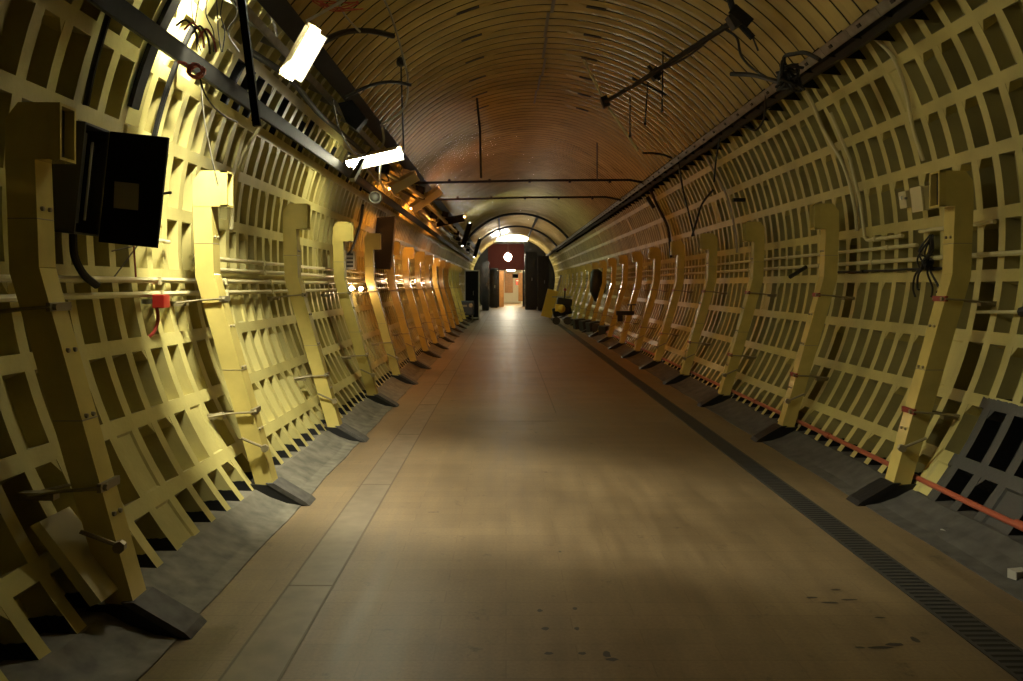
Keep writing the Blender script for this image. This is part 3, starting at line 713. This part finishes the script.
cable3('cable', [(713, 190, 10.4), (702, 204, 10.6), (697, 220, 10.8), (692, 236, 11)], .014, cable_blk, 'black cable curving down the right wall below the bent pair')
cable3('cable', [(679, 165, 11.8), (683, 190, 12), (690, 218, 12), (694, 236, 12)], .014, cable_blk, 'long black cable hanging off the right rail to meet the curving one')
cable3('cable', [(766, 95, 8.6), (764, 118, 8.9), (756, 130, 9.0), (745, 126, 9.2)], .012, cable_blk, 'black cable looping below the right rail gussets')
cable3('cable', [(643, 153, 12.5), (660, 154, 12.6), (672, 158, 12.6)], .018, cable_blk, 'short black cable resting over the right rail')
mb = MB(); mb.bar(P(647, 197, 15.5), P(654, 208, 15.5), .07, .07, cable_blk); tag(mb.build('cable_joint'), 'black cylindrical joint on the right wall below the rail', 'joint')
mb = MB(); mb.bar(P(591, 226, 30), P(599, 228, 30), .16, .1, cable_blk); tag(mb.build('cable_joint'), 'small black joint far along the upper right wall', 'joint')
mb = MB(); mb.box(P(739, 200, 9.3), (.14, .05, .04), cable_blk); tag(mb.build('hook'), 'small dark hook on the right wall between the hanging cables and the second strut', 'hook')
# overhead wires across
for (xa, xb, ya_, Y, lb) in ((414, 650, 181, 16.2, 'nearest black cable strung straight across under the ceiling'), (428, 626, 198, 19.3, 'second black cable strung across under the ceiling, farther than the first')):
    mb = MB(); mb.tube([P(xa, ya_+2, Y), P((xa+xb)/2, ya_-.5, Y), P(xb-20, ya_-1, Y), P(xb, ya_+3, Y)], .026, cable_blk, 6)
    for k in range(5): q = P(xa+(xb-xa)*(.15+.17*k), ya_, Y); mb.box(q, (.05, .06, .07), cable_blk)
    tag(mb.build('span_cable'), lb, 'cable')
mb = MB(); mb.tube([P(597, 143, 13), P(597, 180, 16)], .012, cable_blk, 5); tag(mb.build('drop_rod'), 'thin rod hanging from the ceiling to the nearest cross cable', 'rod')
mb = MB(); mb.tube([P(477, 98, 13), P(480, 130, 13), P(481, 178, 13)], .018, cable_blk, 5); tag(mb.build('cable'), 'dark cable hanging from the ceiling left of the crown', 'cable')
# arched ribs far away
for Y, lb in ((37, 'dark arched rib under the far ceiling, nearer of two'), (45, 'dark arched rib under the far ceiling, farther of two')):
    mb = MB(); mb.tube([RP(35+110*i/24, R-.12, Y) for i in range(25)], .06, cable_blk, 6)
    for a in (72, 108): mb.bar(RP(a, R-.12, Y), RP(a, R-.12, Y+7), .09, .09, cable_blk)
    tag(mb.build('arch_rib'), lb, 'rib')

# ---------------------------------------------------------------- far end
YB = 58.6
def PB(px, py, Y=YB): p = P(px, py, Y); return p.x, p.z
mb = MB()
xl, xr = PB(499.5, 0)[0], PB(522.5, 0)[0]; zt = PB(0, 270)[1]
mb.span((-3.2, YB, 0), (xl, YB+.25, 5.6), blk_gloss); mb.span((xr, YB, 0), (4.2, YB+.25, 5.6), blk_gloss); mb.span((xl, YB, zt), (xr, YB+.25, 5.6), blk_gloss)
struct(mb, 'wall_back')
mb = MB(); a = PB(488, 270); b = PB(524, 244); mb.span((a[0], YB-.05, a[1]), (b[0], YB-.003, b[1]), maroon); tag(mb.build('notice_board'), 'wide maroon board above the far doorway', 'board')
cream_w = mat('corridor_cream', (.72, .66, .5), .5)
mb = MB(); mb.span((xl-.3, YB+.25, 0), (xl-.15, 72, 3), cream_w); struct(mb, 'wall_corridor_left')
mb = MB(); mb.span((xr+.15, YB+.25, 0), (xr+.3, 72, 3), cream_w); struct(mb, 'wall_corridor_right')
mb = MB(); mb.span((xl-.3, YB+.25, 2.9), (xr+.3, 72, 3.0), cream_w); struct(mb, 'ceiling_corridor')
mb = MB(); mb.span((xl-.3, 71.9, 0), (xr+.3, 72, 3), cream_w); struct(mb, 'wall_corridor_back')
mb = MB(); mb.span((xl-.02, YB-.02, 0), (xl+.32, YB+.1, zt-.05), wood_m); struct(mb, 'door_1')
mb = MB(); mb.span((xr-.30, YB+.5, .4), (xr+.05, YB+.6, zt-.2), wood_m); struct(mb, 'door_2')
mb = MB(); mb.span((xl+.35, 71.8, .9), (xl+1.1, 71.9, 2.7), wood_m); tag(mb.build('notice_board'), 'orange wooden panel at the back of the lit corridor beyond the doorway', 'panel')
mb = MB(); c = P(516, 276, 61); mb.box(c, (.55, .05, .3), cab_blk); tag(mb.build('hanging_sign'), 'small dark hanging sign inside the far doorway', 'sign')
mb = MB(); c = P(518, 282, 66); mb.box(c, (.4, .05, .5), clamp_red); mb.box(c+Vector((0, -.03, .1)), (.3, .02, .06), white_in); tag(mb.build('wall_poster'), 'red poster inside the corridor under the dark sign', 'poster')
mb = MB(); mb.tube([P(511, 270, 66), P(511, 270.3, 67)], .06, cor_e, 8); mb.tube([(0.1, 64, 2.8), (.7, 64, 2.8)], .06, cor_e, 8); tag(mb.build('corridor_lamp'), 'lit strip lamp on the ceiling of the corridor beyond the far doorway', 'lamp')

def cabinet(name, label, px0, px1, py0, Y, m, frame=None, cat='cabinet', depth=.6):
    x0 = P(px0, 0, Y).x; x1 = P(px1, 0, Y).x; z1 = P(0, py0, Y).z
    t = thing(name, label, cat, ((x0+x1)/2, Y, 0))
    mb = MB(); mb.span((x0, Y, .06), (x1, Y+depth, z1), m); mb.build('box_body', t)
    mb = MB(); mb.span((x0+.04, Y-.02, .12), ((x0+x1)/2-.01, Y, z1-.06), m); mb.span(((x0+x1)/2+.01, Y-.02, .12), (x1-.04, Y, z1-.06), m); mb.build('door', t)
    mb = MB(); mb.tube([((x0+x1)/2+.06, Y-.05, z1*.5), ((x0+x1)/2+.06, Y-.05, z1*.5+.2)], .015, steel_gal, 6); mb.build('handle', t)
    mb = MB(); mb.span((x0+.03, Y+.03, 0), (x1-.03, Y+depth-.03, .06), cab_blk); mb.build('plinth', t)
    if frame:
        mb = MB(); f = .045
        for x in (x0, x1): mb.span((x-f/2, Y-.05, 0), (x+f/2, Y-.01, z1+.03), frame)
        mb.span((x0, Y-.05, z1-.01), (x1, Y-.01, z1+.04), frame); mb.span((x0, Y-.05, .05), (x1, Y-.01, .1), frame); mb.build('frame', t)
    return t
cabinet('equipment_rack', 'dark equipment rack with pale metal frame standing left of the far doorway', 465, 479, 271, 37, cab_blk, gry_box, 'rack')
cabinet('tall_cabinet', 'tall black cabinet on the left against the end wall', 482, 489, 262, 50, blk_gloss)
cabinet('tall_cabinet', 'tall dark cabinet touching the left jamb of the far doorway', 490, 498, 268, 56, blk_gloss)
cabinet('tall_cabinet', 'tall glossy black cabinet touching the right jamb of the far doorway', 525, 537, 252, 52, blk_gloss)
cabinet('tall_cabinet', 'tall glossy black cabinet on the right against the end wall, outer one', 538, 549, 256, 50, blk_gloss)
t = thing('portable_generator', 'blue box-shaped machine on a stand in front of the equipment rack', 'machine', P(466, 322, 34.6))
c = P(466, 308, 34.6); mb = MB(); mb.box(c, (.68, .5, .62), blue_m); mb.build('casing', t, bevel=.05)
mb = MB(); mb.tube([c+Vector((.22, -.26, .12)), c+Vector((.22, -.28, .12))], .09, steel_gal, 12); mb.box(c+Vector((-.1, -.26, .1)), (.3, .02, .08), steel_gal); mb.build('dial', t)
mb = MB()
for sx in (-.28, .28):
    for sy in (-.2, .2): mb.tube([(c.x+sx, c.y+sy, 0), (c.x+sx, c.y+sy, c.z-.3)], .025, steel_gal, 6)
mb.build('stand', t)
cable3('cable', [(444, 284, 34), (448, 296, 34), (455, 303, 34.2), (460, 312, 34.3), (463, 318, 34.3)], .03, yellow_m, 'yellow cable hanging from the small bulb to the blue machine')
# leaning things on the right far side
mb = MB(); mb.bar(P(546, 317, 38), P(553, 290, 38), .5, .12, yellow_m, up=(0, 1, 0)); tag(mb.build('leaning_board'), 'yellowish board leaning beside the yellow machine on the far right', 'board')
mb = MB(); mb.bar((2.25, 40, 0), (2.75, 40, 2.1), .1, .1, steel_gal); tag(mb.build('leaning_pole'), 'pale pole leaning behind the yellowish board', 'pole')
t = thing('floor_machine', 'cluttered black and yellow machine standing far down the right side', 'machine', P(562, 326, 32))
c = P(562, 308, 32.5); mb = MB(); mb.box(c+Vector((0, 0, -.12)), (.75, .6, .35), cab_blk, oriented(12)); mb.box(c+Vector((.1, 0, .25)), (.6, .5, .3), steel_dk, oriented(-8)); mb.build('engine', t, bevel=.04)
mb = MB(); ball(mb, c+Vector((-.05, -.32, -.02)), .17, yellow_m, 10); mb.box(c+Vector((-.2, -.3, .02)), (.2, .16, .28), yellow_m); mb.build('tank', t)
mb = MB(); mb.tube([c+Vector((.1, 0, .35)), c+Vector((.12, 0, .75))], .03, steel_dk, 6); mb.tube([c+Vector((.12, -.12, .75)), c+Vector((.12, .12, .75))], .06, clamp_red, 8); mb.tube([c+Vector((-.4, 0, .45)), c+Vector((.4, 0, .45))], .025, steel_gal, 6); mb.build('handle', t)
mb = MB()
for sx in (-.25, .2):
    mb = MB(); mb.tube([(c.x+sx, c.y-.32, .16), (c.x+sx, c.y-.22, .16)], .16, cable_blk, 12); mb.build('wheel', t)

rn = random.Random(5)
for k in range(5):
    c = P(578+k*7, 0, 29-k*1.2); mb = MB(); mb.box((c.x+.05, c.y, .19), (.4, .5, .38), foot_blk, Matrix.Rotation(rn.uniform(-.4, .4), 3, 'Z') @ oriented(rn.uniform(-10, 10)))
    tag(mb.build('equipment_case', bevel=.03), 'black case lying among the strut feet on the far right', 'case', 'black cases on the far right')
t = thing('dark_coat', 'dark coat hanging on the right wall near the far cases', 'coat', P(597, 285, 27))
c = P(596, 284, 27.9); mb = MB(); mb.tube([c+Vector((.0, 0, .52)), c+Vector((0, 0, .42)), c+Vector((.02, 0, .1)), c+Vector((0, 0, -.25)), c+Vector((.05, 0, -.6))], [.08, .2, .24, .22, .10], cable_blk, 9); mb.build('coat_body', t, smooth=True)
mb = MB(); mb.tube([c+Vector((.15, 0, .4)), c+Vector((.30, -.05, .0)), c+Vector((.26, -.05, -.3))], [.09, .08, .06], cable_blk, 7); mb.build('sleeve', t, smooth=True)
t = thing('pipe_clamp', 'dark clamp with screw handles fixed across the right-hand struts', 'clamp', P(625, 312, 19))
c = P(625, 313, 19.3); mb = MB(); mb.box(c, (.42, .12, .10), cable_blk); mb.box(c+Vector((-.12, 0, -.1)), (.12, .1, .2), cable_blk); mb.build('clamp_body', t)
mb = MB(); mb.tube([c+Vector((.15, 0, .05)), c+Vector((.15, 0, .2))], .02, cable_blk, 6); mb.tube([c+Vector((.05, 0, .2)), c+Vector((.27, 0, .2))], .018, cable_blk, 6); mb.build('handle', t)

# ---------------------------------------------------------------- loose bits near the camera
mb = MB(); mb.prism([(-2.07, .55), (-2.03, .57), (-1.76, .22), (-1.81, .20)], 3.48, 3.72, pipe_cream); tag(mb.build('loose_plate'), 'loose pale metal plate leaning at the foot of the near left wall', 'plate')
mb = MB(); c = P(951, 537, 5.08); c.z = .03; mb.box(c, (.11, .06, .035), gry_box, Matrix.Rotation(.3, 3, 'Z')); mb.box(c+Vector((0, 0, .022)), (.07, .03, .012), cab_gry, Matrix.Rotation(.3, 3, 'Z')); tag(mb.build('socket'), 'small grey socket lying on the kerb below the red pipe', 'socket')
mb = MB(); c = P(1019, 577, 4.3); c.z = .045; mb.box(c, (.09, .06, .05), gry_box, Matrix.Rotation(.2, 3, 'Z')); tag(mb.build('socket'), 'small grey socket lying at the bottom right corner of the photo', 'socket')
# stains on the floor
mb = MB(); rn = random.Random(17)
def blob(px, py, w, d):
    Y = EYE*F/(py-VY); c = P(px, py, Y); n = 9; o = len(mb.v)
    vs = [(c.x+w*math.cos(2*PI*k/n)*rn.uniform(.6, 1.1), c.y+d*math.sin(2*PI*k/n)*rn.uniform(.6, 1.1), .0025) for k in range(n)]
    mb.add(vs, [list(range(n))], stain_m)
for px, py, w, d in ((545, 629, .022, .02), (577, 629, .015, .02), (540, 611, .015, .02), (575, 609, .015, .02), (549, 654, .022, .02), (582, 654, .018, .02), (607, 655, .02, .04), (560, 552, .01, .015), (612, 660, .03, .02),
                     (880, 648, .06, .015), (895, 645, .05, .02), (915, 640, .02, .04), (860, 648, .03, .01), (830, 603, .05, .015), (850, 600, .05, .01), (812, 598, .04, .012), (880, 618, .03, .01), (836, 590, .03, .01)): blob(px, py, w, d)
tag(mb.build('floor_stains'), 'dark tar spots and smears on the near floor', 'stain')['kind'] = 'stuff'

# ---------------------------------------------------------------- camera, world
cam = bpy.data.cameras.new('camera'); co = bpy.data.objects.new('camera', cam); C.objects.link(co)
co.location = (0, 0, EYE); co.rotation_euler = (PI/2, 0, 0)
cam.sensor_fit = 'HORIZONTAL'; cam.sensor_width = 36; cam.lens = 36*F/1023
cam.shift_x = (511.5-VX)/1023; cam.shift_y = -(340.5-VY)/1023
cam.clip_start = .05; cam.clip_end = 200
bpy.context.scene.camera = co
w = bpy.data.worlds.new('world'); bpy.context.scene.world = w; w.use_nodes = True
w.node_tree.nodes['Background'].inputs['Color'].default_value = (.9, .85, .6, 1); w.node_tree.nodes['Background'].inputs['Strength'].default_value = .003
vs = bpy.context.scene.view_settings
vs.view_transform = 'Standard'; vs.look = 'None'; vs.gamma = 1; vs.use_curve_mapping = False; vs.exposure = -1.08
